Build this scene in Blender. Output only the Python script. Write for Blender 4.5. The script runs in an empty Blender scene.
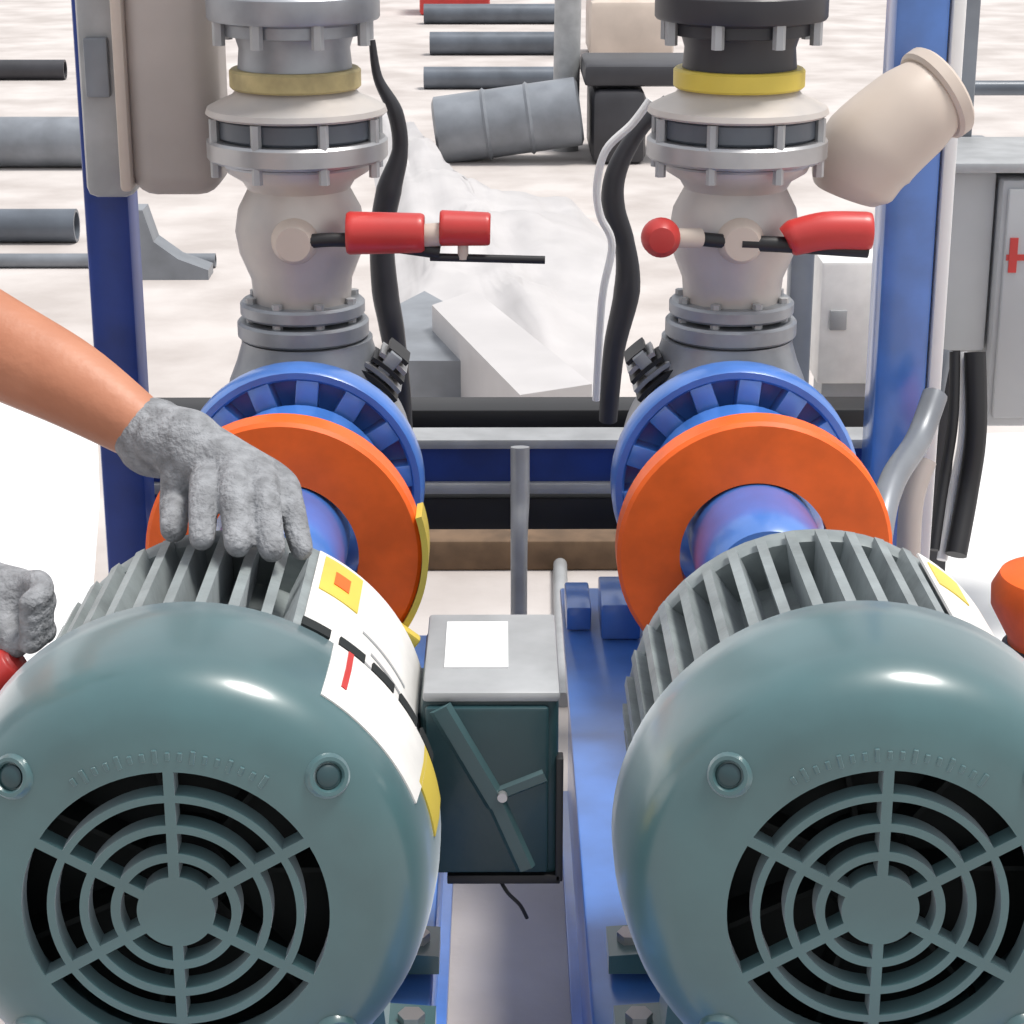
import bpy, bmesh, math, random
from mathutils import Vector, Matrix, noise
random.seed(4)
PI = math.pi
R = math.radians
C = bpy.context.scene.collection

# ------------------------------------------------------------------ camera
CZ = 1.25                      # camera height above the floor
F = 2100.0
TH = math.atan(707 / F)
PHI = -0.00497
CX = -0.0178               # camera stands a little to the left of the machine's centre line
cd = bpy.data.cameras.new('camera')
cam = bpy.data.objects.new('camera', cd)
C.objects.link(cam)
cd.sensor_width = 36
cd.lens = F / 1024 * 36
cd.clip_start = 0.05
cam.location = (CX, 0, CZ)
cam.rotation_euler = (PI / 2 - TH, 0, PHI)
bpy.context.scene.camera = cam
CM = Matrix.Rotation(PHI, 4, 'Z') @ Matrix.Rotation(PI / 2 - TH, 4, 'X')


def at(px, py, D):
    """point of the place seen at a pixel of the photograph, D metres in front of the camera"""
    d = CM @ Vector(((px - 512) / F, -(py - 512) / F, -1))
    return Vector((CX, 0, CZ)) + d * (D / d.y)


def on_floor(px, py, z=0.0):
    d = CM @ Vector(((px - 512) / F, -(py - 512) / F, -1))
    return Vector((CX, 0, CZ)) + d * ((z - CZ) / d.z)


# ------------------------------------------------------------------ materials
def sheen(m, w):
    b = m.node_tree.nodes['Principled BSDF']
    b.inputs['Sheen Weight'].default_value = w
    b.inputs['Sheen Roughness'].default_value = 0.45
    b.inputs['Sheen Tint'].default_value = (0.85, 0.93, 1, 1)


def mat(name, col, rough=0.5, metal=0.0, coat=0.0, var=0.0, scale=12.0, col2=None, bump=0.0, bscale=60.0, spec=0.5):
    m = bpy.data.materials.new(name)
    m.use_nodes = True
    nt = m.node_tree
    b = nt.nodes['Principled BSDF']
    b.inputs['Roughness'].default_value = rough
    b.inputs['Metallic'].default_value = metal
    b.inputs['Coat Weight'].default_value = coat
    b.inputs['Coat Roughness'].default_value = 0.2
    b.inputs['Specular IOR Level'].default_value = spec
    tc = nt.nodes.new('ShaderNodeTexCoord')
    n = nt.nodes.new('ShaderNodeTexNoise')
    n.inputs['Scale'].default_value = scale
    n.inputs['Detail'].default_value = 6
    nt.links.new(tc.outputs['Object'], n.inputs['Vector'])
    cr = nt.nodes.new('ShaderNodeValToRGB')
    c2 = col2 if col2 else tuple(max(0, c * (1 - var)) for c in col)
    cr.color_ramp.elements[0].position = 0.35
    cr.color_ramp.elements[1].position = 0.65
    cr.color_ramp.elements[0].color = (*c2, 1)
    cr.color_ramp.elements[1].color = (*col, 1)
    nt.links.new(n.outputs['Fac'], cr.inputs['Fac'])
    nt.links.new(cr.outputs['Color'], b.inputs['Base Color'])
    if bump:
        n2 = nt.nodes.new('ShaderNodeTexNoise')
        n2.inputs['Scale'].default_value = bscale
        nt.links.new(tc.outputs['Object'], n2.inputs['Vector'])
        bp = nt.nodes.new('ShaderNodeBump')
        bp.inputs['Strength'].default_value = bump
        bp.inputs['Distance'].default_value = 0.004
        nt.links.new(n2.outputs['Fac'], bp.inputs['Height'])
        nt.links.new(bp.outputs['Normal'], b.inputs['Normal'])
    return m


M = dict(
    teal=mat('teal_enamel', (0.045, 0.125, 0.135), 0.40, 0.0, 0.9, 0.25, 9, bump=0.15, bscale=18, spec=0.5),
    fin=mat('teal_cast_iron', (0.29, 0.33, 0.335), 0.5, 0.1, 0.15, 0.4, 18, bump=0.3),
    dark_teal=mat('dark_teal_enamel', (0.018, 0.055, 0.065), 0.4, 0.0, 0.12, 0.2, 9, bump=0.15),
    black=mat('black_rubber', (0.012, 0.012, 0.014), 0.5, 0, 0, 0.2),
    pit=mat('dark_fan_plastic', (0.008, 0.012, 0.013), 0.8, 0, 0, 0.2),
    blue=mat('blue_enamel', (0.06, 0.20, 0.62), 0.3, 0, 0.8, 0.25, 14, spec=0.8),
    shaded_blue=mat('shaded_blue_enamel', (0.012, 0.045, 0.26), 0.45, 0, 0.1, 0.3, 14),  # the blue paint darkened as if in shade
    orange=mat('orange_enamel', (0.95, 0.135, 0.006), 0.5, 0, 0.1, 0.0, 26, (0.78, 0.11, 0.003)),
    yellow=mat('yellow_enamel', (0.72, 0.55, 0.08), 0.5, 0, 0.1, 0.15),
    dull_yellow=mat('faded_yellow', (0.50, 0.41, 0.20), 0.6, 0, 0, 0.35, 30),
    warm=mat('warm_cast_steel', (0.58, 0.53, 0.49), 0.45, 0.25, 0, 0.0, 9, (0.44, 0.42, 0.41), bump=0.2, bscale=30),
    lit_teal=mat('lit_teal_enamel', (0.06, 0.12, 0.13), 0.4, 0, 0.2, 0.2, 9),  # lighter teal, the lid's diagonal highlight put into the ridge colour
    red=mat('red_vinyl', (0.58, 0.035, 0.03), 0.45, 0, 0.2, 0.2),
    steel=mat('stainless_steel', (0.50, 0.50, 0.51), 0.38, 0.75, 0, 0.25, 10, bump=0.2, bscale=30),
    steel_b=mat('brushed_flange_steel', (0.36, 0.38, 0.41), 0.42, 0.55, 0, 0.3, 16),
    galv=mat('galvanised_grey', (0.42, 0.43, 0.44), 0.5, 0.3, 0, 0.2, 20),
    grey=mat('grey_enamel', (0.48, 0.49, 0.50), 0.5, 0.0, 0.1, 0.12, 5),
    cream=mat('cream_plastic', (0.60, 0.51, 0.44), 0.5, 0, 0.1, 0.15, 6),
    beige=mat('beige_plastic', (0.47, 0.42, 0.39), 0.55, 0, 0.05, 0.18, 6),
    white=mat('white_vinyl', (0.82, 0.82, 0.82), 0.4, 0, 0.2, 0.05),
    label=mat('white_label', (0.85, 0.83, 0.80), 0.45, 0, 0.2, 0.12, 30),
    tarp=mat('white_plastic_sheet', (0.52, 0.50, 0.50), 0.5, 0, 0.1, 0.12, 5, bump=0.5, bscale=9),
    ground=mat('pale_concrete', (0.55, 0.51, 0.49), 0.85, 0, 0, 0.0, 3, (0.41, 0.37, 0.35), bump=0.3, bscale=40),
    wood=mat('brown_timber', (0.17, 0.105, 0.06), 0.8, 0, 0, 0.4, 20),
    slate=mat('slate_grey_pipe', (0.13, 0.15, 0.18), 0.4, 0.2, 0.1, 0.3, 8),
    mid=mat('mid_grey_pipe', (0.24, 0.26, 0.29), 0.4, 0.2, 0.1, 0.3, 8),
    charcoal=mat('charcoal_enamel', (0.035, 0.035, 0.042), 0.5, 0, 0.1, 0.3, 8),
    skin=mat('skin', (0.50, 0.215, 0.125), 0.5, 0, 0, 0.0, 14, (0.42, 0.165, 0.09), bump=0.15, bscale=120),
    glove=mat('grey_knit_glove', (0.30, 0.31, 0.33), 0.8, 0, 0, 0.4, 70, bump=0.7, bscale=220),
    hair=mat('dark_hair', (0.02, 0.014, 0.01), 0.6),
    shirt=mat('pale_grey_shirt', (0.55, 0.56, 0.58), 0.8, 0, 0, 0.15, 9),
    trousers=mat('dark_trousers', (0.03, 0.04, 0.07), 0.8, 0, 0, 0.2, 9),
    boots=mat('brown_boots', (0.07, 0.035, 0.02), 0.6),
    eye=mat('eye_white', (0.8, 0.8, 0.8), 0.3),
)


sheen(M['teal'], 0.42); sheen(M['fin'], 0.2)      # grazing sheen added to brighten the motor tops


# ------------------------------------------------------------------ mesh helpers
def tag(o, label=None, cat=None, group=None, kind=None):
    if label: o['label'] = label
    if cat: o['category'] = cat
    if group: o['group'] = group
    if kind: o['kind'] = kind
    return o


def empty(name, loc, label=None, cat=None, group=None):
    o = bpy.data.objects.new(name, None)
    C.objects.link(o)
    o.location = loc
    o.empty_display_size = 0.05
    return tag(o, label, cat, group)


def abs_loc(o):
    v = Vector((0, 0, 0))
    while o:
        v += o.location
        o = o.parent
    return v


class MB:
    def __init__(s):
        s.bm = bmesh.new()

    def box(s, lo, hi, bev=0.0, mtx=None, seg=2):
        lo, hi = Vector(lo), Vector(hi)
        r = bmesh.ops.create_cube(s.bm, size=1)
        c, d = (lo + hi) / 2, hi - lo
        for v in r['verts']:
            v.co = Vector((v.co.x * d.x, v.co.y * d.y, v.co.z * d.z)) + c
        if bev:
            es = list({e for v in r['verts'] for e in v.link_edges})
            rr = bmesh.ops.bevel(s.bm, geom=es, offset=bev, segments=seg, affect='EDGES', profile=0.5)
            vs = list({v for f in rr['faces'] for v in f.verts} | {v for v in r['verts'] if v.is_valid})
        else:
            vs = r['verts']
        if mtx is not None:
            for v in vs: v.co = mtx @ v.co
        return s

    def lathe(s, prof, mtx, n=48, a0=0.0, a1=2 * PI, caps=False):
        """prof: [(r, t)] radius r at t along the local Z axis"""
        full = abs(a1 - a0 - 2 * PI) < 1e-6
        m = n if full else n + 1
        rings = []
        for r, t in prof:
            if r < 1e-6:
                rings.append([s.bm.verts.new(mtx @ Vector((0, 0, t)))])
            else:
                rings.append([s.bm.verts.new(mtx @ Vector((r * math.cos(a0 + (a1 - a0) * i / n), r * math.sin(a0 + (a1 - a0) * i / n), t))) for i in range(m)])
        for a, b in zip(rings, rings[1:]):
            for i in range(n):
                j = (i + 1) % m
                if len(a) == 1 and len(b) == 1: continue
                if len(a) == 1: s.bm.faces.new((a[0], b[i], b[j]))
                elif len(b) == 1: s.bm.faces.new((a[i], a[j], b[0]))
                else: s.bm.faces.new((a[i], a[j], b[j], b[i]))
        if caps and not full:
            s.bm.faces.new([r[0] for r in rings])
            s.bm.faces.new([r[-1] for r in rings])
        return s

    def cyl(s, p0, p1, r0, r1=None, n=24, bev=0.0):
        p0, p1 = Vector(p0), Vector(p1)
        r1 = r0 if r1 is None else r1
        d = p1 - p0
        L = d.length
        mtx = Matrix.Translation(p0) @ d.to_track_quat('Z', 'Y').to_matrix().to_4x4()
        if bev:
            prof = [(0, 0), (r0 - bev, 0), (r0, bev), (r1, L - bev), (r1 - bev, L), (0, L)]
        else:
            prof = [(0, 0), (r0, 0), (r1, L), (0, L)]
        return s.lathe(prof, mtx, n)

    def tube(s, pts, rad, n=12, sub=6):
        pts = [Vector(p) for p in pts]
        rad = list(rad) if hasattr(rad, '__len__') else [rad] * len(pts)
        P, Q = [], []
        k = len(pts)
        for i in range(k - 1):
            a, b, c, d = pts[max(i - 1, 0)], pts[i], pts[i + 1], pts[min(i + 2, k - 1)]
            st = sub if k > 2 else 1
            for j in range(st):
                t = j / st
                P.append(0.5 * ((2 * b) + (c - a) * t + (2 * a - 5 * b + 4 * c - d) * t * t + (3 * b - a - 3 * c + d) * t ** 3))
                Q.append(rad[i] * (1 - t) + rad[i + 1] * t)
        P.append(pts[-1]); Q.append(rad[-1])
        rings, up = [], None
        for i, p in enumerate(P):
            t = (P[min(i + 1, len(P) - 1)] - P[max(i - 1, 0)]).normalized()
            if up is None:
                up = Vector((0, 0, 1)) if abs(t.z) < 0.9 else Vector((0, 1, 0))
            x = t.cross(up).normalized()
            up = x.cross(t).normalized()
            rings.append([s.bm.verts.new(p + (x * math.cos(2 * PI * q / n) + up * math.sin(2 * PI * q / n)) * Q[i]) for q in range(n)])
        for a, b in zip(rings, rings[1:]):
            for i in range(n):
                s.bm.faces.new((a[i], a[(i + 1) % n], b[(i + 1) % n], b[i]))
        s.bm.faces.new(rings[0]); s.bm.faces.new(rings[-1])
        return s

    def prism(s, poly, ax, t0, t1, mtx=None):
        """poly: 2-D outline; ax: axis it is extruded along"""
        def v3(u, v, t):
            c = {'X': (t, u, v), 'Y': (u, t, v), 'Z': (u, v, t)}[ax]
            return (mtx @ Vector(c)) if mtx is not None else Vector(c)
        a = [s.bm.verts.new(v3(u, v, t0)) for u, v in poly]
        b = [s.bm.verts.new(v3(u, v, t1)) for u, v in poly]
        s.bm.faces.new(a); s.bm.faces.new(b)
        for i in range(len(poly)):
            j = (i + 1) % len(poly)
            s.bm.faces.new((a[i], a[j], b[j], b[i]))
        return s

    def build(s, name, m, parent=None, smooth=35):
        bmesh.ops.recalc_face_normals(s.bm, faces=s.bm.faces)
        me = bpy.data.meshes.new(name)
        s.bm.to_mesh(me)
        s.bm.free()
        me.materials.append(m)
        for p in me.polygons: p.use_smooth = True
        me.set_sharp_from_angle(angle=R(smooth))
        o = bpy.data.objects.new(name, me)
        C.objects.link(o)
        if parent:
            o.location = -abs_loc(parent)
            o.parent = parent
        return o


def axis_y(x, y, z):
    """frame whose local Z runs along world +Y, local X to world X and local Y to world Z, from (x, y, z)"""
    return Matrix.Translation((x, y, z)) @ Matrix(((1, 0, 0, 0), (0, 0, 1, 0), (0, 1, 0, 0), (0, 0, 0, 1)))


def axis_z(x, y, z):
    return Matrix.Translation((x, y, z))


def copy_tree(o, parent=None):
    c = o.copy()
    C.objects.link(c)
    c.parent = parent
    for ch in list(o.children): copy_tree(ch, c)
    return c


# ------------------------------------------------------------------ setting
g = MB()
g.box((-30, -3, -0.1), (30, 60, 0))
tag(g.build('ground', M['ground']), 'pale dusty concrete ground under the whole machine', kind='structure')

AX, AZ = 0.244, CZ - 0.726        # motor axes: x = +-AX, height AZ
Y0 = 1.29                         # face of the fan covers


# ------------------------------------------------------------------ electric motors
def fan_cover(x):
    """domed cover with a ring grille, all one sheet"""
    mb = MB()
    bm = mb.bm
    mt = axis_y(x, Y0, AZ)
    slots = [(0.0270, 0.0385), (0.0450, 0.0605), (0.0665, 0.0835), (0.0890, 0.1065)]
    radii = [0.012, 0.020]
    for a, b in slots: radii += [a, b]
    radii += [0.110, 0.117, 0.125, 0.134]
    slotset = {(round(a, 4), round(b, 4)) for a, b in slots}
    m = 14
    dome = lambda r: 0.0 if r < 0.110 else 0.003 * ((r - 0.110) / 0.024) ** 2
    rings = []
    for r in radii:
        hw = 0.0037 / r
        hw = min(hw, 0.35)
        ring = []
        for k in range(6):
            base = R(30 + 60 * k)
            for j in range(m + 1):
                a = base + hw + (R(60) - 2 * hw) * j / m
                ring.append(bm.verts.new(mt @ Vector((r * math.cos(a), r * math.sin(a), dome(r)))))
        rings.append(ring)
    N = 6 * (m + 1)
    for i in range(len(radii) - 1):
        is_slot = (round(radii[i], 4), round(radii[i + 1], 4)) in slotset
        for q in range(N):
            if is_slot and (q % (m + 1)) != m: continue
            a, b = rings[i], rings[i + 1]
            bm.faces.new((a[q], a[(q + 1) % N], b[(q + 1) % N], b[q]))
    c = bm.verts.new(mt @ Vector((0, 0, 0)))
    for q in range(N): bm.faces.new((c, rings[0][q], rings[0][(q + 1) % N]))
    prev = rings[-1]
    for r, t in [(0.142, 0.0045), (0.149, 0.0078), (0.157, 0.0125), (0.165, 0.0205), (0.171, 0.031), (0.175, 0.046), (0.178, 0.070), (0.180, 0.100), (0.180, 0.130), (0.1775, 0.1345)]:
        new = []
        for v in prev:
            l = (mt.inverted() @ v.co)
            a = math.atan2(l.y, l.x)
            new.append(bm.verts.new(mt @ Vector((r * math.cos(a), r * math.sin(a), t))))
        for q in range(N): bm.faces.new((prev[q], prev[(q + 1) % N], new[(q + 1) % N], new[q]))
        prev = new
    return mb


def motor(side, first):
    x = AX * side
    root = empty('electric_motor', (x, Y0 + 0.25, AZ - 0.215))
    fc = fan_cover(x).build('fan_cover', M['teal'], root, smooth=50)
    sm = fc.modifiers.new('thickness', 'SOLIDIFY'); sm.thickness = 0.0170; sm.offset = -1
    es = fc.modifiers.new('sharp_edges', 'EDGE_SPLIT'); es.split_angle = R(42)
    # embossed arc of small worn marks above the grille
    em = MB()
    for i in range(17):
        a = R(57 + 66 * i / 16)
        for dr, w, h in ((0, 0.0016, 0.0030 + 0.002 * (i % 3 == 0)),):
            p = axis_y(x, Y0, AZ) @ Matrix.Rotation(a, 4, 'Z') @ Matrix.Translation((0.118, 0, 0.0015))
            em.box((-h, -w, -0.0022), (h, w, 0.0022), 0.0004, p, 1)
    em.build('embossed_mark', M['teal'], fc)
    # fan behind the grille
    fan = MB()
    mt = axis_y(x, Y0 + 0.055, AZ)
    fan.lathe([(0, 0), (0.03, 0), (0.034, 0.006), (0.034, 0.03), (0.15, 0.045), (0.15, 0.05), (0, 0.05)], mt, 40)
    for k in range(7):
        fan.box((0.03, -0.002, 0.005), (0.14, 0.002, 0.045), 0, mt @ Matrix.Rotation(2 * PI * k / 7, 4, 'Z'))
    fan.build('cooling_fan', M['pit'], root)
    # screw bosses on the shoulder of the cover
    for a in (43, 137, 223, 317):
        p = axis_y(x, Y0, AZ) @ Matrix.Rotation(R(a), 4, 'Z') @ Matrix.Translation((0.1475, 0, 0.0055)) @ Matrix.Rotation(R(-25), 4, 'Y')
        b = MB()
        b.lathe([(0.0095, 0.0), (0.0110, -0.0022), (0.0135, -0.0022), (0.0155, 0.001), (0.0165, 0.008)], p, 28)
        bo = b.build('screw_boss', M['teal'], fc)
        s_ = MB()
        s_.lathe([(0, -0.0015), (0.006, -0.0015), (0.0082, 0.0), (0.0088, 0.006), (0, 0.006)], p, 20)
        s_.build('screw', M['dark_teal'], bo)
    # finned body
    body = MB()
    bt = axis_y(x, 0, AZ)
    y0, y1 = Y0 + 0.118, Y0 + 0.345
    prof = []
    nf = 40
    pts = []
    for k in range(nf):
        c = 2 * PI * k / nf
        deg = math.degrees(c) % 360
        smooth_zone = 14 < deg < 62
        ro = 0.160
        ri = 0.157 if smooth_zone else 0.118
        for da, rr in ((-0.30, ri), (-0.17, ri), (-0.125, ro), (0.125, ro), (0.17, ri), (0.30, ri)):
            pts.append((rr * math.cos(c + da * 2 * PI / nf * 1.3), rr * math.sin(c + da * 2 * PI / nf * 1.3)))
    body.prism(pts, 'Z', y0, y1, bt)
    body.build('finned_body', M['fin'], root, smooth=25)
    eb = MB()
    eb.lathe([(0, 0), (0.152, 0), (0.155, 0.006), (0.155, 0.022), (0.145, 0.032), (0.105, 0.052), (0.07, 0.06), (0, 0.06)], axis_y(x, y1 - 0.006, AZ), 48)
    eb.build('end_bell', M['fin'], root)
    rg = MB()
    rg.lathe([(0.130, 0), (0.168, 0), (0.1685, 0.009), (0.130, 0.009), (0.130, 0)], axis_y(x, Y0 + 0.1365, AZ), 60)
    rg.build('dark_gap_ring', M['pit'], root)
    sh = MB()
    sh.cyl((x, y1 + 0.04, AZ), (x, 1.9505, AZ), 0.0195)
    sh.build('shaft', M['steel'], root)
    # feet
    for sx in (-1, 1):
        for yy in (y0 + 0.03, y1 - 0.07):
            ft = MB()
            ft.prism([(sx * 0.07, -0.125), (sx * 0.125, -0.085), (sx * 0.135, -0.195), (sx * 0.172, -0.198), (sx * 0.172, -0.215), (sx * 0.07, -0.215)], 'Z', yy, yy + 0.05, bt)
            f = ft.build('foot', M['teal'], root)
            bl = MB()
            bl.cyl((x + sx * 0.153, yy + 0.025, AZ - 0.199), (x + sx * 0.153, yy + 0.025, AZ - 0.189), 0.011, n=6)
            bl.build('foot_bolt', M['steel'], f)
    return root, fc, y0, y1


def arc_plate(x, r, y0, y1, a0, a1, th=0.0022, n=20):
    mb = MB()
    mb.lathe([(r, y0), (r + th, y0), (r + th, y1), (r, y1), (r, y0)], axis_y(x, 0, AZ), n, R(a0), R(a1), caps=True)
    return mb


def cover_band(x, a0, a1, k0, k1, off=0.0012):
    """band that follows the shoulder of the cover"""
    prof = [(0.157, 0.0125), (0.165, 0.0205), (0.171, 0.031), (0.175, 0.046), (0.178, 0.070), (0.180, 0.100), (0.180, 0.130)]
    prof = prof[k0:k1]
    outer = [(r + off, t - off * 0.5) for r, t in prof]
    mb = MB()
    mb.lathe(outer + [(r - 0.001, t) for r, t in reversed(prof)] + [outer[0]], axis_y(x, Y0, AZ), 24, R(a0), R(a1), caps=True)
    return mb


mL, fcL, my0, my1 = motor(-1, True)
tag(mL, 'teal electric motor with gloved hand on its fins and junction box on its side', 'motor', 'teal motors driving the pumps')
mR = copy_tree(mL)
mR.location.x = AX
tag(mR, 'teal electric motor between the blue rail and the orange drum, no hand on it', 'motor', 'teal motors driving the pumps')
# plates, labels and white cover bands of each motor
pl = arc_plate(-AX, 0.1605, my0 + 0.036, my1 - 0.004, 13, 62).build('nameplate', M['label'], mL)
st = arc_plate(-AX, 0.1628, my1 - 0.085, my1 - 0.012, 47, 60, 0.001).build('warning_sticker', M['yellow'], pl)
tg = arc_plate(-AX, 0.1640, my1 - 0.062, my1 - 0.035, 51, 56, 0.0006).build('orange_symbol', M['orange'], st)
for dy, a0, a1 in ((0.03, 22, 44), (0.055, 20, 40), (0.08, 24, 44)):
    arc_plate(-AX, 0.1628, my0 + 0.036 + dy, my0 + 0.040 + dy, a0, a1, 0.0006).build('printed_line', M['galv'], pl)
lb = cover_band(-AX, 20, 55, 3, 7).build('cover_band', M['label'], fcL)  # white band along the shoulder of the cover
cover_band(-AX, 49.5, 51, 4, 7, 0.002).build('red_rule', M['red'], lb)
cover_band(-AX, 7, 21.5, 4, 7).build('yellow_label', M['yellow'], fcL)
for a in (20, 30, 40, 50, 60):       # slots between body and cover
    o = arc_plate(-AX, 0.1795, Y0 + 0.1305, Y0 + 0.1460, a - 3.7, a + 3.7, 0.0022, 8).build('vent_slot', M['pit'], mL)
pr = arc_plate(AX, 0.1605, my0 + 0.036, my1 - 0.004, 13, 60).build('nameplate', M['label'], mR)
arc_plate(AX, 0.1628, my1 - 0.07, my1 - 0.02, 47, 58, 0.001).build('warning_sticker', M['yellow'], pr)
fcR = [c for c in mR.children if c.name.startswith('fan_cover')][0]
cover_band(AX, 20, 48, 4, 7).build('cover_band', M['label'], fcR)  # white band stands in for the highlight on this shoulder

# junction box on the side of the first motor, towards the gap
jt = MB()
bx0, bx1 = -0.083, 0.027
zt, zb = CZ - 0.672, CZ - 0.828
jy0, jy1 = 1.53, 1.685
jt.box((bx0, jy0, zb), (bx1, jy1, zt), 0.006)
jt.box((-0.13, jy0 + 0.03, AZ - 0.05), (bx0 + 0.004, jy1 - 0.03, AZ + 0.03), 0.003)
jb = jt.build('junction_box', M['dark_teal'], mL)
ld = MB()
lx0, lx1 = bx0 + 0.004, bx1 - 0.008
ld.box((lx0, jy0 - 0.008, zb + 0.006), (lx1, jy0 + 0.001, zt - 0.004), 0.003)
def ridge(mb, u0, v0, u1, v1, w, h):
    p0 = Vector((lx0 + (lx1 - lx0) * u0, jy0 - 0.0082, zt + (zb - zt) * v0))
    p1 = Vector((lx0 + (lx1 - lx0) * u1, jy0 - 0.0082, zt + (zb - zt) * v1))
    d = (p1 - p0)
    q = Vector((-d.z, 0, d.x)).normalized() * w
    a = [mb.bm.verts.new(p) for p in (p0 - q, p0 + q, p1 + q, p1 - q)]
    b = [mb.bm.verts.new(p + Vector((0, -h, 0))) for p in (p0 - q * .6, p0 + q * .6, p1 + q * .6, p1 - q * .6)]
    mb.bm.faces.new(b)
    for i in range(4): mb.bm.faces.new((a[i], a[(i + 1) % 4], b[(i + 1) % 4], b[i]))
lid = ld.build('box_lid', M['dark_teal'], jb)
sp_ = MB(); ridge(sp_, 0.12, 0.02, 0.58, 0.56, 0.0095, 0.004); ridge(sp_, 0.56, 0.53, 0.82, 0.93, 0.008, 0.0036)
sp_.build('lid_ridge', M['lit_teal'], lid)
sp_ = MB(); ridge(sp_, 0.60, 0.50, 0.97, 0.40, 0.006, 0.003); sp_.build('lid_ridge', M['lit_teal'], lid)
s2 = MB(); s2.cyl((-0.018, jy0 - 0.017, AZ - 0.024), (-0.018, jy0 - 0.008, AZ - 0.024), 0.004, n=16)
s2.build('lid_screw', M['steel'], lid)
gs = MB(); gs.box((bx1 - 0.002, jy0 - 0.004, zb - 0.004), (bx1 + 0.004, jy0 + 0.01, zt - 0.05), 0.001)
gs.box((bx0 + 0.02, jy0 - 0.004, zb - 0.006), (bx1 + 0.002, jy0 + 0.012, zb + 0.002), 0.001)
gs.build('gasket', M['black'], jb)
sky_plate = MB(); sky_plate.box((bx0 + 0.002, jy0 - 0.004, zt - 0.001), (bx1 + 0.001, jy1 + 0.012, zt + 0.008), 0.003)
sky_plate.build('top_plate', M['galv'], jb)  # added pale plate, stands in for sky reflected in the box top
wl = MB(); wl.box((bx0 + 0.018, jy0 + 0.045, zt + 0.008), (bx0 + 0.07, jy1 - 0.01, zt + 0.0092), 0)
wl.build('top_highlight', M['white'], jb)  # white panel for the brightest part of that reflection
wr = MB(); wr.tube([at(500, 880, jy0 + 0.004), at(508, 893, jy0 - 0.002), at(520, 905, jy0 - 0.004), at(527, 918, jy0)], 0.0016, 8)
wr.build('lead_wire', M['black'], jb)


# ------------------------------------------------------------------ pumps behind the motors
def pump(side):
    x = AX * side
    root = empty('centrifugal_pump', (x, 2.25, 0.30))
    # coupling housing: steps of blue casting
    h = MB()
    h.lathe([(0.020, 0), (0.056, 0), (0.062, 0.01), (0.0665, 0.045), (0.0665, 0.17), (0.09, 0.20), (0.10, 0.30), (0.0, 0.30)], axis_y(x, 1.93, AZ), 48)
    h.build('bearing_housing', M['blue'], root)
    # ribbed flange
    fl = MB()
    fl.lathe([(0.128, 0), (0.135, 0), (0.139, 0.006), (0.139, 0.036), (0.0, 0.036)], axis_y(x, 2.235, AZ), 64)
    fl.lathe([(0.128, 0), (0.125, 0.004), (0.125, 0.030), (0.0, 0.030)], axis_y(x, 2.235, AZ), 64)
    f = fl.build('blue_flange', M['blue'], root)
    for k in range(14):
        a = 2 * PI * (k + 0.28) / 14
        rb = MB()
        rb.box((0.08, -0.0125, 0.001), (0.126, 0.0125, 0.032), 0.0015, axis_y(x, 2.235, AZ) @ Matrix.Rotation(a, 4, 'Z'))
        rb.build('rib', M['blue'], f)
    cs = MB()
    cs.lathe([(0.0, 0.0), (0.105, 0.0), (0.118, 0.01), (0.122, 0.04), (0.122, 0.10), (0.118, 0.14), (0.07, 0.16), (0.0, 0.165)], axis_y(x, 2.271, AZ), 56)
    cs.build('casing', M['steel_b'], root)
    nk = MB()
    nk.lathe([(0.092, 0.09), (0.083, 0.112), (0.076, 0.135), (0.076, 0.1405), (0.0, 0.1405)], axis_z(x, 2.38, AZ), 40)
    nk.build('discharge_neck', M['steel_b'], root)
    for i in range(5):
        a0, a1 = (36, 62) if side < 0 else (118, 144)
        rr = 0.126 + 0.0085 * i
        rb = MB()
        rb.lathe([(rr, 0), (rr + 0.005, 0), (rr + 0.005, 0.05), (rr, 0.05), (rr, 0)], axis_y(x, 2.33 + 0.006 * i, AZ), 14, R(a0 + i * 2), R(a1 - i * 2), caps=True)
        rb.build('casing_rib', M['black'] if i % 2 == 0 else M['steel'], root)
    arm = MB()
    am = R(50 if side < 0 else 130)
    arm.box((0.118, -0.008, 0), (0.164, 0.008, 0.03), 0.001, axis_y(x, 2.345, AZ) @ Matrix.Rotation(am, 4, 'Z'))
    arm.build('rib_bracket', M['steel_b'], root)
    # stand
    for yy in (2.0, 2.30):
        s_ = MB()
        s_.prism([(-0.05, -0.06), (0.05, -0.06), (0.09, -0.2235), (-0.09, -0.2235)], 'Z', yy, yy + 0.03, axis_y(x, 0, AZ))
        s_.build('pedestal', M['blue'], root)
    return root


def guard(side):
    x = AX * side
    y = 2.045
    root = empty('coupling_guard', (x, y, 0.30))
    p = MB()
    pr_ = [(0.078, 0.0), (0.139, 0.0), (0.143, 0.004), (0.143, 0.036), (0.139, 0.040), (0.078, 0.040), (0.078, 0.0)]
    p.lathe(pr_, axis_y(x, y, AZ - 0.010), 60, R(-62), R(242), caps=True)
    r = p.build('guard_ring', M['orange'], root)
    ft = MB()
    for s_ in (-1, 1):
        ft.box((x + s_ * 0.062 - 0.012, y + 0.003, 0.300), (x + s_ * 0.062 + 0.012, y + 0.037, AZ - 0.102), 0.002)
    ft.build('guard_support', M['orange'], root)
    return root, r


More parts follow.
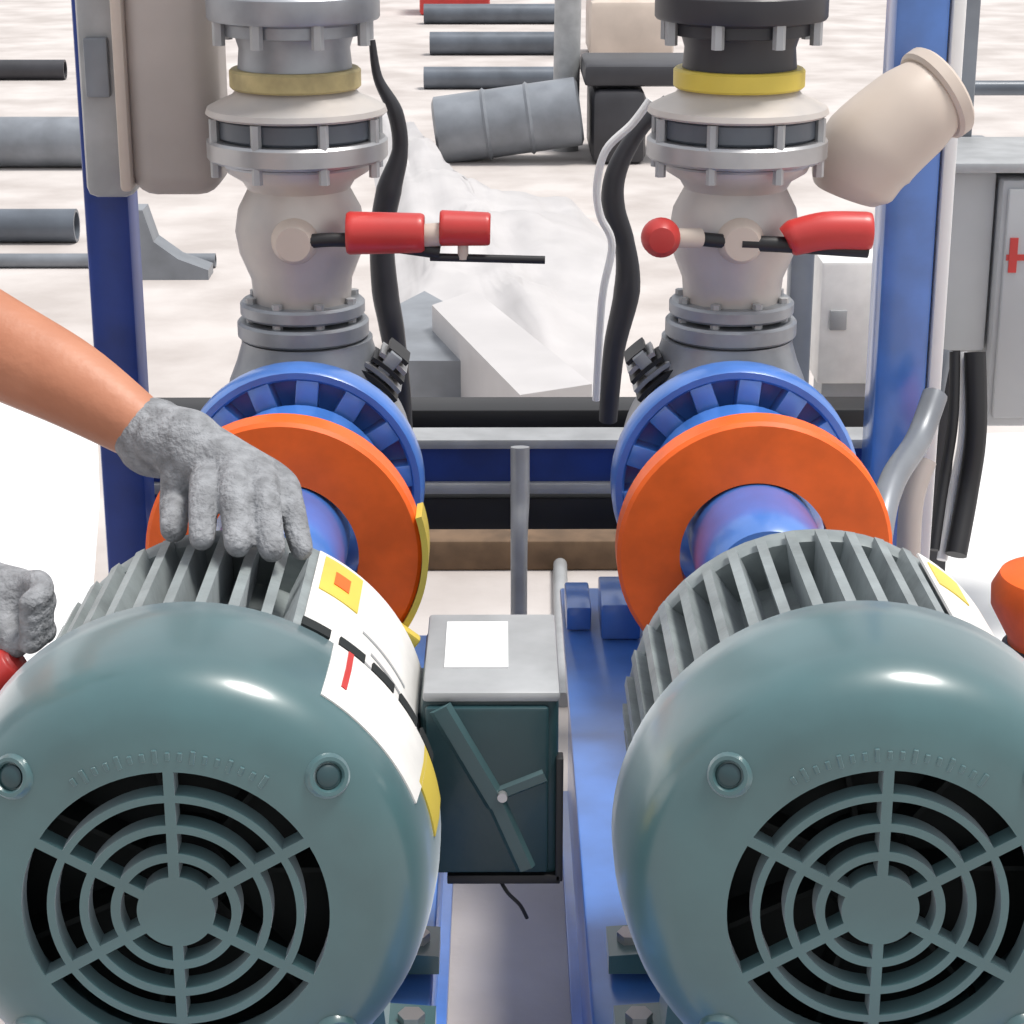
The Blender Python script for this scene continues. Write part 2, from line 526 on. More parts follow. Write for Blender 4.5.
pL, pR = pump(-1), pump(1)
tag(pL, 'blue-flanged pump behind the motor with the gloved hand', 'pump', 'blue-flanged pumps')
tag(pR, 'blue-flanged pump behind the motor nearer the grey cabinet', 'pump', 'blue-flanged pumps')
gL, rL = guard(-1)
gR, rR = guard(1)
tag(gL, 'orange ring guard with a yellow edge strip, partly behind the gloved hand', 'guard', 'orange coupling guards')
tag(gR, 'orange ring guard without yellow strip, above the bare motor fins', 'guard', 'orange coupling guards')
ys = MB()
ys.lathe([(0.1435, -0.004), (0.150, -0.004), (0.150, 0.044), (0.1435, 0.044), (0.1435, -0.004)], axis_y(-AX, 2.045, AZ - 0.010), 20, R(-34), R(17), caps=True)
ys.build('yellow_edge_strip', M['yellow'], gL)
yb = MB()
yb.box((-0.016, -0.012, 0), (0.016, 0.012, 0.014), 0.003, axis_y(-AX + 0.122, 2.026, AZ - 0.097) @ Matrix.Rotation(R(-38), 4, 'Z'))
yb.build('yellow_clip', M['yellow'], gL)


# ------------------------------------------------------------------ valves on the pumps
VY = 2.38


def flange(mb, x, z0, z1, r, n=48):
    e = 0.003
    mb.lathe([(0, z0), (r - e, z0), (r, z0 + e), (r, z1 - e), (r - e, z1), (0, z1)], axis_z(x, VY, 0), n)


def bolts(parent, x, z0, z1, r, n, rad=0.008):
    for k in range(n):
        a = 2 * PI * (k + 0.5) / n
        b = MB()
        b.cyl((x + r * math.cos(a), VY + r * math.sin(a), z0), (x + r * math.cos(a), VY + r * math.sin(a), z1), rad, n=6)
        b.build('bolt', M['galv'], parent)


def valve(side):
    x = AX * side + (0.004 if side > 0 else -0.004)
    z0 = AZ + 0.141
    root = empty('lever_valve', (x, VY, z0))
    lf = MB(); flange(lf, x, z0 + 0.001, z0 + 0.022, 0.076); flange(lf, x, z0 + 0.027, z0 + 0.044, 0.072)
    o = lf.build('lower_flange', M['steel_b'], root)
    bolts(o, x, z0 + 0.004, z0 + 0.05, 0.062, 8, 0.006)
    b = MB()
    b.lathe([(0.055, 0.70), (0.058, 0.735), (0.070, 0.765), (0.074, 0.79), (0.070, 0.815), (0.058, 0.838), (0.064, 0.848), (0.08, 0.858), (0.084, 0.866)], axis_z(x, VY, 0), 48)
    b.build('valve_body', M['warm'], root)
    bn = MB()
    bn.cyl((x, VY - 0.06, 0.79), (x, VY - 0.088, 0.79), 0.028, 0.022, 24, 0.003)
    bn.build('stem_boss', M['cream'], root)
    uf = MB(); flange(uf, x, 0.866, 0.872, 0.088); flange(uf, x, 0.872, 0.896, 0.102)
    o = uf.build('upper_flange', M['steel'], root)
    gk = MB(); flange(gk, x, 0.8965, 0.921, 0.091); gk.build('flange_spacer', M['slate'], root)
    bolts(o, x, 0.856, 0.9205, 0.0955, 8, 0.006)
    nk = MB(); nk.lathe([(0.0, 0.9215), (0.099, 0.9215), (0.102, 0.924), (0.100, 0.930), (0.088, 0.936), (0.072, 0.943), (0.066, 0.95), (0, 0.95)], axis_z(x, VY, 0), 48)
    nk.build('reducer_neck', M['warm'], root)
    return root, x


def yellow_ring(x, m):
    r = MB(); r.lathe([(0, 0.9505), (0.071, 0.9505), (0.0735, 0.953), (0.0735, 0.970), (0.071, 0.9725), (0, 0.9725)], axis_z(x, VY, 0), 48)
    return r.build('gasket_ring', m)


vL, xL = valve(-1)
vR, xR = valve(1)
tag(vL, 'steel valve whose long red lever grip points toward the middle', 'valve', 'steel valves on the pumps')
tag(vR, 'steel valve with red knob one side and red lever towards the bright blue post', 'valve', 'steel valves on the pumps')
for x, lab in ((xL, 'dull yellow gasket ring under the grey pipe flange'), (xR, 'bright yellow gasket ring under the black pipe flange')):
    o = yellow_ring(x, M['dull_yellow'] if 'dull' in lab else M['yellow'])
    bpy.context.view_layer.update()
    tag(o, lab, 'gasket', 'yellow gasket rings')
# levers
def grip(parent, p0, p1, r0, r1):
    g_ = MB()
    p0, p1 = Vector(p0), Vector(p1)
    d = (p1 - p0)
    g_.tube([p0, p0 + d * 0.04, p0 + d * 0.5, p0 + d * 0.96, p1], [r0 * 0.7, r0, (r0 + r1) / 2, r1, r1 * 0.7], 20)
    return g_.build('grip', M['red'], parent)
LY = 2.30
lv = MB()
lv.tube([(xL, LY, 0.79), at(345, 240, LY), at(440, 252, LY)], 0.008, 12)
lv.cyl(at(430, 257, LY), at(545, 260, LY), 0.0045)
lvo = lv.build('lever', M['black'], vL)
grip(lvo, at(347, 233, LY), at(424, 233, LY), 0.024, 0.022)
grip(lvo, at(440, 228, LY), at(490, 229, LY), 0.020, 0.0185)
cl = MB(); cl.cyl(at(418, 236, LY), at(446, 234, LY), 0.013)
cl.cyl(at(463, 240, LY), at(463, 259, LY), 0.006)
cl.build('lever_link', M['cream'], lvo)
lv = MB()
lv.tube([(xR, LY, 0.79), at(790, 245, LY), at(868, 250, LY)], 0.009, 12)
lv.tube([(xR, LY, 0.79), at(690, 238, LY)], 0.008, 12)
lvo = lv.build('lever', M['black'], vR)
gg = MB()
gg.tube([at(786, 240, LY), at(792, 238, LY), at(825, 231, LY), at(866, 231, LY), at(872, 231, LY)], [0.012, 0.020, 0.0215, 0.0215, 0.017], 20)
gg.build('grip', M['red'], lvo)
kb = MB()
kp = at(661, 238, LY - 0.02)
kb.lathe([(0, -0.016), (0.014, -0.014), (0.021, -0.005), (0.022, 0.005), (0.015, 0.016), (0, 0.018)], axis_y(*kp), 28)
kb.build('knob', M['red'], lvo)
kb = MB(); kb.cyl(kp, at(700, 238, LY), 0.011)
kb.build('knob_stem', M['cream'], lvo)

# pipes above the gaskets
def riser(x, m, m2, lab):
    root = empty('pipe_riser', (x, VY, 0.9727))
    a = MB()
    a.lathe([(0, 0.9727), (0.064, 0.9727), (0.062, 0.995), (0.066, 1.008)], axis_z(x, VY, 0), 40)
    a.lathe([(0.066, 1.008), (0.0795, 1.010), (0.0795, 1.022), (0.082, 1.024), (0.094, 1.026), (0.096, 1.029), (0.096, 1.052), (0.093, 1.055), (0.062, 1.056)], axis_z(x, VY, 0), 48)
    o = a.build('pipe_flange', m, root)
    bolts(o, x, 1.000, 1.065, 0.086, 8, 0.007)
    b = MB(); b.lathe([(0.060, 1.056), (0.060, 1.62), (0.0, 1.62)], axis_z(x, VY, 0), 40)
    b.build('vertical_pipe', m2, root)
    return tag(root, lab, 'pipe', 'pipes rising above the valves')
riser(xL, M['steel_b'], M['steel'], 'steel riser pipe with grey flange above the dull yellow ring')
riser(xR, M['charcoal'], M['steel_b'], 'riser pipe with black flange above the bright yellow ring')

# ------------------------------------------------------------------ blue skid
def beam(name, lo, hi, m, lab, cat, th=0.012, flange_w=0.03, group=None):
    """channel along Y: top flange, web, bottom flange"""
    mb = MB()
    mb.box(lo, hi, 0.004)
    return tag(mb.build(name, m), lab, cat, group)

RT = 0.30
for sx, xa, xb, lab in ((-1, -0.42, -0.078, 'blue skid rail under the motor with the junction box'), (1, 0.056, 0.42, 'blue skid rail beside the bare strip of floor, under the motor without a box')):
    root = empty('skid_rail', ((xa + xb) / 2, 1.9, 0), lab, 'rail', 'blue skid rails under the motors')
    ye = 2.52 if sx > 0 else 2.36
    t = MB(); t.box((xa, 1.18, RT - 0.016), (xb, ye, RT - 0.0006), 0.003); t.build('top_plate', M['blue'], root)
    w = MB()
    for q in (xa + 0.012, xb - 0.03):
        w.box((q, 1.19, 0.012), (q + 0.018, ye - 0.01, RT - 0.016))
    w.build('web', M['blue'], root)
    bp = MB(); bp.box((xa, 1.18, 0.0), (xb, ye, 0.012), 0.002); bp.build('bottom_plate', M['blue'], root)
    # upstand by the pump foot
    if sx > 0:
        u = MB(); u.box((xa + 0.004, 2.37, RT), (xa + 0.034, 2.46, RT + 0.03), 0.003)
        u.build('lug', M['blue'], root)
        u = MB(); u.box((xa + 0.045, 2.34, RT), (xa + 0.092, 2.44, RT + 0.045), 0.003)
        u.build('lug', M['blue'], root)

# posts of the frame
PY = 2.56
def post(name, xc, w, m, lab, z0=0.0, z1=1.7):
    mb = MB()
    mb.box((xc - w / 2, PY, z0), (xc + w / 2, PY + 0.07, z1), 0.006)
    return tag(mb.build(name, m), lab, 'post', 'blue frame posts')
pl_ = at(114, 330, PY); pr_ = at(904, 330, PY)
post('frame_post', pl_.x, 0.056, M['shaded_blue'], 'square post with shade put into its dark blue, beside the beige panel')  # shaded tone put into this post's blue
post('frame_post', pr_.x, 0.066, M['blue'], 'bright blue square post with a white strip beside the cabinet')
wc = MB(); wc.box((pr_.x + 0.0345, PY - 0.004, 0.0), (pr_.x + 0.051, PY + 0.03, 1.7), 0.004)
tag(wc.build('conduit_strip', M['white']), 'white narrow trunking running up the side of the bright blue post', 'trunking')

# cross channel
cy = 2.66
def zc(py, D): return at(512, py, D).z
root = empty('cross_channel', (0, cy, 0.0), 'deep blue cross channel, shaded web and lit flange edges put into its colours, between the pumps', 'beam')
cw = MB(); cw.box((pl_.x - 0.02, cy + 0.012, zc(486, cy)), (pr_.x + 0.02, cy + 0.024, zc(445, cy)), 0); cw.build('web', M['shaded_blue'], root)  # dark blue carries the shade inside the channel
for a, b in ((440, 449), (484, 494)):
    cf = MB(); cf.box((pl_.x - 0.02, cy, zc(b, cy)), (pr_.x + 0.02, cy + 0.06, zc(a, cy)), 0.001)
    cf.build('lit_flange_edge', M['galv'], root)  # pale grey stands in for light catching the blue edges
for xx in (pl_.x, pr_.x):
    lg = MB(); lg.box((xx - 0.02, cy + 0.024, 0), (xx + 0.02, cy + 0.055, zc(486, cy)), 0.002); lg.build('leg', M['shaded_blue'], root)
ub = MB(); ub.box((pl_.x - 0.02, 2.80, zc(434, 2.80)), (pr_.x + 0.02, 2.87, zc(410, 2.80)), 0.003)
for xx in (pl_.x, pr_.x): ub.box((xx - 0.02, 2.81, 0), (xx + 0.02, 2.86, zc(434, 2.8)))
tag(ub.build('dark_bar', M['black']), 'black square bar running behind and above the deep blue channel', 'bar')
lb_ = MB(); lb_.box((pl_.x + 0.03, 2.70, zc(530, 2.70)), (pr_.x - 0.035, 2.76, zc(498, 2.70)), 0.003)  # black strip across the dark band under the channel
for xx in (-0.25, 0.25): lb_.box((xx - 0.02, 2.71, 0), (xx + 0.02, 2.75, zc(530, 2.7)))
tag(lb_.build('dark_bar', M['black']), 'black square strip just below the deep blue channel', 'bar')
wd = MB(); tq = on_floor(500, 571)
wd.box((-0.62, tq.y, 0.0), (0.62, tq.y + 0.09, zc(541, tq.y)), 0.006)
tag(wd.build('timber_sleeper', M['wood']), 'brown timber lying crosswise on the ground beyond the black bars', 'timber')
vc = MB(); vc.tube([at(520, 447, 2.63), at(520, 500, 2.62), at(519, 560, 2.60), (at(519, 575, 2.59).x, 2.59, 0.0)], [0.0125, 0.0125, 0.011, 0.011], 16)
tag(vc.build('upright_conduit', M['galv']), 'thin light grey upright conduit crossing the deep blue channel', 'conduit')
gp = MB(); gp.tube([on_floor(560, 560, 0.012) + Vector((0, 0, 0)), on_floor(563, 700, 0.012)], 0.012, 14)
tag(gp.build('floor_conduit', M['galv']), 'pale pipe lying on the floor beside the blue rail edge', 'pipe')

# ------------------------------------------------------------------ beige column and cream pipe
root = empty('beige_cabinet', (at(150, 200, 2.45).x, 2.45, 0.0), 'tall pale beige cabinet hung in front of the dark blue post', 'cabinet')
a = at(78, 120, 2.47); b = at(128, 120, 2.47); c = at(222, 120, 2.47)
zt_, zb_ = 1.66, zc(204, 2.47)
p = MB(); p.box((a.x, 2.485, zb_ + 0.004), (b.x, 2.555, zt_), 0.012); p.build('side_panel', M['galv'], root)
p = MB(); p.box((b.x + 0.001, 2.44, zb_ + 0.012), (c.x, 2.56, zt_), 0.03, seg=5); p.build('body', M['beige'], root)
p = MB(); p.box((b.x - 0.008, 2.436, zb_ + 0.02), (b.x + 0.006, 2.50, zt_), 0.005); p.build('edge_trim', M['cream'], root)
p = MB(); p.box((a.x + 0.01, 2.474, zc(98, 2.47)), (b.x - 0.02, 2.488, zc(38, 2.47)), 0.003); p.build('hinge', M['mid'], root)
cp_ = MB()
cp_.tube([at(846, 196, 2.45), at(852, 182, 2.45), at(870, 150, 2.45), at(912, 112, 2.46), at(938, 92, 2.47)], [0.036, 0.052, 0.060, 0.056, 0.046], 32)
cp_.cyl(at(930, 98, 2.468), at(944, 88, 2.474), 0.058, n=32, bev=0.004)
tag(cp_.build('diagonal_pipe', M['cream']), 'fat cream pipe slanting across the bright blue post', 'pipe')

# ------------------------------------------------------------------ black hoses beside the valves
h = MB()
h.tube([at(372, 40, 2.6), at(378, 78, 2.6), at(395, 112, 2.6), at(400, 150, 2.6), at(389, 190, 2.6), at(382, 235, 2.6), at(385, 290, 2.6), at(392, 330, 2.6), at(402, 400, 2.62), at(404, 470, 2.62)],
       [0.004, 0.006, 0.010, 0.010, 0.016, 0.015, 0.017, 0.016, 0.012, 0.012], 14)
tag(h.build('black_hose', M['charcoal']), 'black hose hanging beside the long red lever valve', 'hose')
h = MB()
h.tube([at(668, 100, 2.6), at(638, 132, 2.6), at(617, 170, 2.6), at(613, 205, 2.6), at(625, 245, 2.6), at(627, 290, 2.6), at(614, 350, 2.6), at(608, 420, 2.62)],
       [0.008, 0.010, 0.013, 0.015, 0.013, 0.017, 0.014, 0.012], 14)
o = tag(h.build('black_hose', M['charcoal']), 'black hose curving beside the red knob of the valve', 'hose')
h = MB()
h.tube([at(650, 100, 2.56), at(632, 124, 2.56), at(606, 150, 2.56), at(597, 185, 2.56), at(600, 215, 2.56), at(612, 245, 2.56), at(602, 300, 2.56), at(596, 400, 2.58)], 0.005, 10)
tag(h.build('white_cable', M['white']), 'thin white cable curving alongside the black hose', 'cable')

# ------------------------------------------------------------------ background on the floor
def floor_pipe(x0, x1, ytop, ybot, m, lab, name='steel_pipe', ends=True):
    """pipe lying on the floor across the view"""
    pb = on_floor((x0 + x1) / 2, ybot)
    D = pb.y
    r = (at(512, ytop, D).z - at(512, ybot, D).z) / 2
    r = max(r, 0.02)
    D += r * 0.3
    xa, xb = at(x0, ybot, D).x, at(x1, ybot, D).x
    mb = MB()
    mb.lathe([(r * 0.8, 0), (r, 0), (r, xb - xa), (r * 0.8, xb - xa), (r * 0.8, 0)], Matrix.Translation((xa, D, r)) @ Matrix.Rotation(PI / 2, 4, 'Y'), 32)
    return tag(mb.build(name, m), lab, 'pipe', 'pipes lying on the yard floor')
floor_pipe(-140, 66, 60, 80, M['charcoal'], 'thin charcoal pipe on the floor in the far corner past the beige cabinet')
floor_pipe(-140, 110, 118, 168, M['mid'], 'thick mid grey pipe on the floor past the beige cabinet')
floor_pipe(-140, 78, 210, 243, M['slate'], 'slate grey pipe on the floor just above the bare arm')
floor_pipe(-140, 216, 254, 268, M['mid'], 'thin pipe on the floor passing behind the dark blue post')
floor_pipe(424, 562, 4, 24, M['slate'], 'topmost dark pipe on the floor between the two risers')
floor_pipe(430, 556, 32, 55, M['slate'], 'blue-grey pipe on the floor between the two risers, second from the top')
floor_pipe(424, 570, 67, 89, M['slate'], 'dark pipe on the floor above the drum end, lowest of the stack')
rd = MB()
q = on_floor(455, 14)
rd.box((q.x - 0.22, q.y - 0.1, 0.0), (q.x + 0.22, q.y + 0.3, 0.35), 0.02)
tag(rd.build('red_block', M['red']), 'dark red block standing at the top between the two risers', 'block')
# drum lying on its side
dr = MB()
q = on_floor(508, 166)
rr = 0.125
dm = Matrix.Translation((q.x, q.y + rr, rr + 0.02)) @ Matrix.Rotation(R(82), 4, 'Y') @ Matrix.Rotation(0, 4, 'Z')
dr.lathe([(0, -0.27), (rr - 0.02, -0.27), (rr, -0.26), (rr, -0.09), (rr + 0.008, -0.08), (rr, -0.07), (rr, 0.07), (rr + 0.008, 0.08), (rr, 0.09), (rr, 0.26), (rr - 0.02, 0.27), (0, 0.27)], dm, 48)
tag(dr.build('grey_drum', M['mid']), 'grey drum lying on its side beyond the white sheeting', 'drum')
dk = MB()
q0, q1 = on_floor(586, 165), on_floor(640, 165)
hz = at(600, 66, q0.y).z
dk.box((q0.x + 0.02, q0.y, 0.0), (q1.x + 0.02, q0.y + 0.5, hz * 0.75), 0.03)
dk.box((q0.x - 0.01, q0.y + 0.02, hz * 0.78), (q1.x + 0.22, q0.y + 0.45, hz), 0.02)
dk.box((q0.x + 0.04, q0.y + 0.1, hz * 0.7), (q1.x - 0.04, q0.y + 0.4, hz * 0.8))
tag(dk.build('dark_machine', M['charcoal']), 'charcoal machine standing between the white cable and the grey mast', 'machine')
lg = MB()
q = on_floor(573, 150)
lg.cyl((q.x - 0.03, q.y, 0), (q.x, q.y, 2.6), 0.05, n=20)
tag(lg.build('grey_mast', M['galv']), 'slim pale grey mast beside the charcoal machine', 'mast')
cr = MB()
q = on_floor(612, 60)
cr.box((q.x - 0.12, q.y, 0.0), (q.x + 0.32, q.y + 0.5, 0.30), 0.04)
cr.box((q.x - 0.02, q.y + 0.1, 0.30), (q.x + 0.14, q.y + 0.4, 0.85), 0.06)
tag(cr.build('cream_container', M['cream']), 'cream container with raised neck beyond the charcoal machine', 'container')

# white plastic sheeting
def sheet(name, outline, amp, zmax, m, lab, cat, seed):
    """crumpled sheet over a low heap; outline given where its hem meets the ground"""
    pts = [on_floor(*p) for p in outline]
    c = sum(pts, Vector()) / len(pts)
    mb = MB()
    n = 22
    per = []
    k = len(pts)
    for i in range(k):
        for j in range(6):
            t = j / 6
            per.append(pts[i].lerp(pts[(i + 1) % k], t))
    rings = []
    for i in range(n + 1):
        f = 1 - i / n
        ring = []
        for p_ in per:
            v = c + (p_ - c) * f
            hgt = zmax * (1 - f ** 3) + amp * noise.fractal(Vector((v.x * 5 + seed, v.y * 2, seed)), 1.0, 2.0, 4) * min(1, (1 - f) * 6)
            ring.append(mb.bm.verts.new((v.x, v.y, max(0.004, hgt) if f < 1 else 0.0)))
        rings.append(ring)
        if i == n - 1: break
    top = mb.bm.verts.new((c.x, c.y, zmax))
    L = len(per)
    for a_, b_ in zip(rings, rings[1:]):
        for i in range(L): mb.bm.faces.new((a_[i], a_[(i + 1) % L], b_[(i + 1) % L], b_[i]))
    for i in range(L): mb.bm.faces.new((rings[-1][i], rings[-1][(i + 1) % L], top))
    o = mb.build(name, m, smooth=60)
    return tag(o, lab, cat)
sheet('plastic_sheeting', [(362, 112), (392, 112), (418, 160), (452, 190), (500, 204), (585, 215), (640, 262), (625, 330), (608, 392), (560, 400), (478, 342), (400, 342), (385, 240)], 0.05, 0.10, M['tarp'], 'crumpled white plastic sheeting on the floor between the two pumps', 'sheeting', 3.1)
bgp = MB()
for poly, zz in (([(395, 405), (398, 345), (425, 330), (462, 352), (500, 405)], 0.10),):
    pts = [on_floor(*p_) for p_ in poly]
    bgp.prism([(v.x, v.y) for v in pts], 'Z', 0.0, zz)
tag(bgp.build('grey_slab', M['mid']), 'dark grey slab on the floor behind the black bar', 'slab')
f2 = MB()
pts = [on_floor(*p_, 0.16) for p_ in ((432, 305), (475, 290), (592, 384), (520, 395))]
f2.prism([(v.x, v.y) for v in pts], 'Z', 0.0, 0.16)
tag(f2.build('white_board', M['tarp']), 'pale flat box leaning across the white sheeting, near the black bar', 'box')

def bright_patch(outline, lab, seed):  # thin white slab stands in for overexposed floor
    pts = [on_floor(*p_) for p_ in outline]
    mb = MB()
    mb.prism([(v.x, v.y) for v in pts], 'Z', 0.0, 0.006)
    tag(mb.build('bright_floor_patch', M['white']), lab, 'patch', 'white patches standing in for bright floor')
bright_patch([(-420, 420), (96, 392), (100, 500), (90, 640), (60, 760), (-420, 760)], 'flat white patch of bright floor below the reaching bare forearm', 1)
bright_patch([(985, 436), (1300, 430), (1400, 700), (920, 760), (905, 600), (940, 500)], 'flat white patch of bright floor under the orange drum', 2)
br = MB()
q = on_floor(140, 268); q1 = on_floor(216, 268)
hh = at(150, 200, q.y).z
br.prism([(q.x, 0), (q1.x, 0), (q1.x, hh * 0.14), (q.x + (q1.x - q.x) * 0.62, hh * 0.30), (q.x + (q1.x - q.x) * 0.32, hh * 0.55), (q.x + (q1.x - q.x) * 0.2, hh), (q.x, hh)], 'Y', q.y - 0.16, q.y - 0.06)
tag(br.build('angle_bracket', M['mid']), 'grey triangular bracket on the floor just past the dark blue post', 'bracket')

# white panel and grey stand between right pump and blue post
root = empty('white_panel_box', (at(840, 385, 3.0).x, 3.0, 0), 'white panel box seen between the pump and the bright blue post', 'box')
x0_, x1_ = at(816, 385, 3.0).x, at(880, 385, 3.0).x
p = MB(); p.box((x0_, 3.0, zc(385, 3.0)), (x1_, 3.10, zc(262, 3.0)), 0.006); p.build('body', M['label'], root)
p = MB(); p.box((x0_ + 0.01, 3.01, 0), (x1_ - 0.01, 3.09, zc(385, 3.0))); p.build('stand', M['galv'], root)
p = MB(); p.box((x0_ + 0.015, 2.994, zc(330, 3.0)), (x0_ + 0.04, 3.001, zc(310, 3.0)), 0.002); p.build('latch', M['galv'], root)
gs_ = MB(); a = at(790, 390, 2.72).x; b = at(814, 390, 2.72).x
gs_.box((a, 2.765, 0), (b, 2.798, zc(252, 2.765)), 0.004)
tag(gs_.build('grey_stanchion', M['mid']), 'short dark grey stanchion beside the white panel box', 'post')

# ------------------------------------------------------------------ control cabinet beyond the bright blue post
CD = 3.1
root = empty('control_cabinet', (at(985, 350, CD).x, CD, 0), 'grey control cabinet on black legs beyond the bright blue post', 'cabinet')
X0, X1 = at(942, 250, CD).x, at(1140, 250, CD).x
XM = at(992, 250, CD).x
p = MB(); p.box((X0, CD, zc(352, CD)), (XM, CD + 0.22, zc(172, CD)), 0.006); p.build('side_box', M['grey'], root)
p = MB(); p.box((XM + 0.004, CD - 0.02, zc(424, CD)), (X1, CD + 0.22, zc(178, CD)), 0.006); bd = p.build('body', M['grey'], root)
p = MB(); p.box((XM + 0.012, CD - 0.03, zc(414, CD)), (X1 - 0.01, CD - 0.0195, zc(186, CD)), 0.004); p.build('door', M['grey'], root)
p = MB(); p.box((X0 - 0.006, CD - 0.03, zc(172, CD) + 0.002), (X1 + 0.02, CD + 0.228, zc(160, CD)), 0.004); p.build('roof', M['galv'], root)
p = MB()
rp = at(1013, 258, CD - 0.032)
p.box((rp.x - 0.010, rp.y - 0.0, rp.z - 0.004), (rp.x + 0.03, rp.y + 0.0018, rp.z + 0.005)); p.box((rp.x - 0.006, rp.y - 0.001, rp.z - 0.022), (rp.x + 0.006, rp.y + 0.0018, rp.z + 0.03))
p.build('red_mark', M['red'], root)
for xx in (X0 + 0.02, X1 - 0.03):
    p = MB(); p.box((xx, CD + 0.05, 0), (xx + 0.03, CD + 0.09, zc(352, CD)), 0.002); p.build('leg', M['charcoal'], root)
p = MB(); p.box((at(935, 350, 3.3).x, 3.34, 0), (at(935, 350, 3.3).x + 0.045, 3.38, 1.62), 0.004)
p.box((at(935, 350, 3.3).x - 0.01, 3.33, zc(186, 3.34)), (at(935, 350, 3.3).x + 0.075, 3.39, zc(140, 3.34)), 0.004)
tag(p.build('grey_upright', M['mid']), 'dark grey upright rising behind the control cabinet', 'post')
p = MB(); p.tube([at(930, 88, 4.0), at(1200, 88, 4.0)], 0.014, 12)
p.box((at(1150, 88, 4.0).x, 3.97, 0), (at(1150, 88, 4.0).x + 0.05, 4.03, zc(84, 4.0)), 0.003)
tag(p.build('hand_rail', M['slate']), 'slate grey rail crossing above the control cabinet', 'rail')
# cables below the cabinet
def cable(pts, r, m, lab, name='black_cable', cat='cable'):
    mb = MB(); mb.tube(pts, r, 12)
    return tag(mb.build(name, m), lab, cat)
cable([at(945, 350, 3.0), at(935, 400, 2.98), at(925, 470, 2.95), at(918, 530, 2.9), at(916, 575, 2.9)], 0.012, M['mid'], 'grey conduit running down from the cabinet close to the blue post', 'grey_conduit', 'conduit')
cable([at(975, 352, 2.95), at(976, 430, 2.92), at(968, 490, 2.9), at(956, 555, 2.85)], 0.016, M['black'], 'thick black cable hanging from the cabinet, the outer one', 'black_cable')
cable([at(955, 352, 2.95), at(953, 420, 2.92), at(944, 480, 2.9), at(934, 550, 2.85)], 0.008, M['black'], 'thin black cable hanging from the cabinet, the inner one', 'black_cable')
cable([at(962, 352, 2.97), at(964, 430, 2.94), at(954, 490, 2.92), at(942, 560, 2.87)], 0.008, M['white'], 'white cable between the two black cables under the cabinet', 'white_cable')
cable([at(935, 395, 2.5), at(918, 440, 2.45), at(893, 480, 2.35), at(880, 530, 2.28), at(875, 600, 2.25)], 0.016, M['mid'], 'grey flexible conduit curving down from the bright blue post', 'flexible_conduit', 'conduit')
cable([at(925, 460, 2.50), at(912, 500, 2.48), at(908, 560, 2.46)], 0.015, M['beige'], 'beige conduit stub just behind the motor fins', 'conduit_stub', 'conduit')
# orange drum
q = at(1012, 600, 2.25)
root = empty('orange_drum', (at(1064, 600, 2.25).x, 2.25, 0), 'orange rounded plastic drum on the floor beside the motor without a hand', 'drum')
ox = at(1064, 600, 2.25).x
zt2 = at(1064, 566, 2.25).z
p = MB(); p.lathe([(0, zt2), (0.05, zt2 - 0.002), (0.074, zt2 - 0.012), (0.083, zt2 - 0.03), (0.082, zt2 - 0.05), (0.06, zt2 - 0.09), (0.058, 0.0), (0, 0)], axis_z(ox, 2.25, 0), 40)
p.build('body', M['orange'], root)
p = MB(); p.lathe([(0.0605, zt2 - 0.095), (0.066, zt2 - 0.10), (0.066, zt2 - 0.14), (0.0605, zt2 - 0.145)], axis_z(ox, 2.25, 0), 40)
p.build('band', M['charcoal'], root)


# ------------------------------------------------------------------ person at the left of the machine
def skin_obj(name, chains, m, parent=None, root=(0, 0), sub=2):
    """chains: lists of (point, radius); a chain may start from an existing point given as ('J', index)"""
    me = bpy.data.meshes.new(name)
    verts, rad, edges, key = [], [], [], {}
    for ch in chains:
        prev = None
        for p_, r in ch:
            k_ = tuple(round(c, 4) for c in p_)
            if k_ in key: i = key[k_]
            else:
                i = len(verts); verts.append(Vector(p_)); rad.append(r if hasattr(r, '__len__') else (r, r)); key[k_] = i
            if prev is not None: edges.append((prev, i))
            prev = i
    me.from_pydata([tuple(v) for v in verts], edges, [])
    me.materials.append(m)
    o = bpy.data.objects.new(name, me)
    C.objects.link(o)
    s_ = o.modifiers.new('skin', 'SKIN')
    s_.use_smooth_shade = True
    for i, r in enumerate(rad):
        me.skin_vertices[0].data[i].radius = r
        me.skin_vertices[0].data[i].use_root = (i == 0)
    ss = o.modifiers.new('smooth', 'SUBSURF'); ss.levels = sub; ss.render_levels = sub
    if parent:
        o.location = -abs_loc(parent); o.parent = parent
    return o


def glove_obj(chains, parent):
    mb = MB()
    for ch_ in chains:
        pts_ = [Vector(p_) for p_, r in ch_]
        rd_ = [(sum(r) / 2 if hasattr(r, '__len__') else r) for p_, r in ch_]
        a_ = (pts_[0] - pts_[1]).normalized(); z_ = (pts_[-1] - pts_[-2]).normalized()
        pts_ = [pts_[0] + a_ * rd_[0] * 0.5] + pts_ + [pts_[-1] + z_ * rd_[-1] * 0.6, pts_[-1] + z_ * rd_[-1] * 0.9]
        rd_ = [rd_[0] * 0.8] + rd_ + [rd_[-1] * 0.75, rd_[-1] * 0.4]
        mb.tube(pts_, rd_, 16, 5)
    o = mb.build('glove', M['glove'], parent)
    r_ = o.modifiers.new('join', 'REMESH'); r_.mode = 'VOXEL'; r_.voxel_size = 0.0022; r_.use_smooth_shade = True
    m_ = o.modifiers.new('soften', 'SMOOTH'); m_.iterations = 6; m_.factor = 0.6
    return o


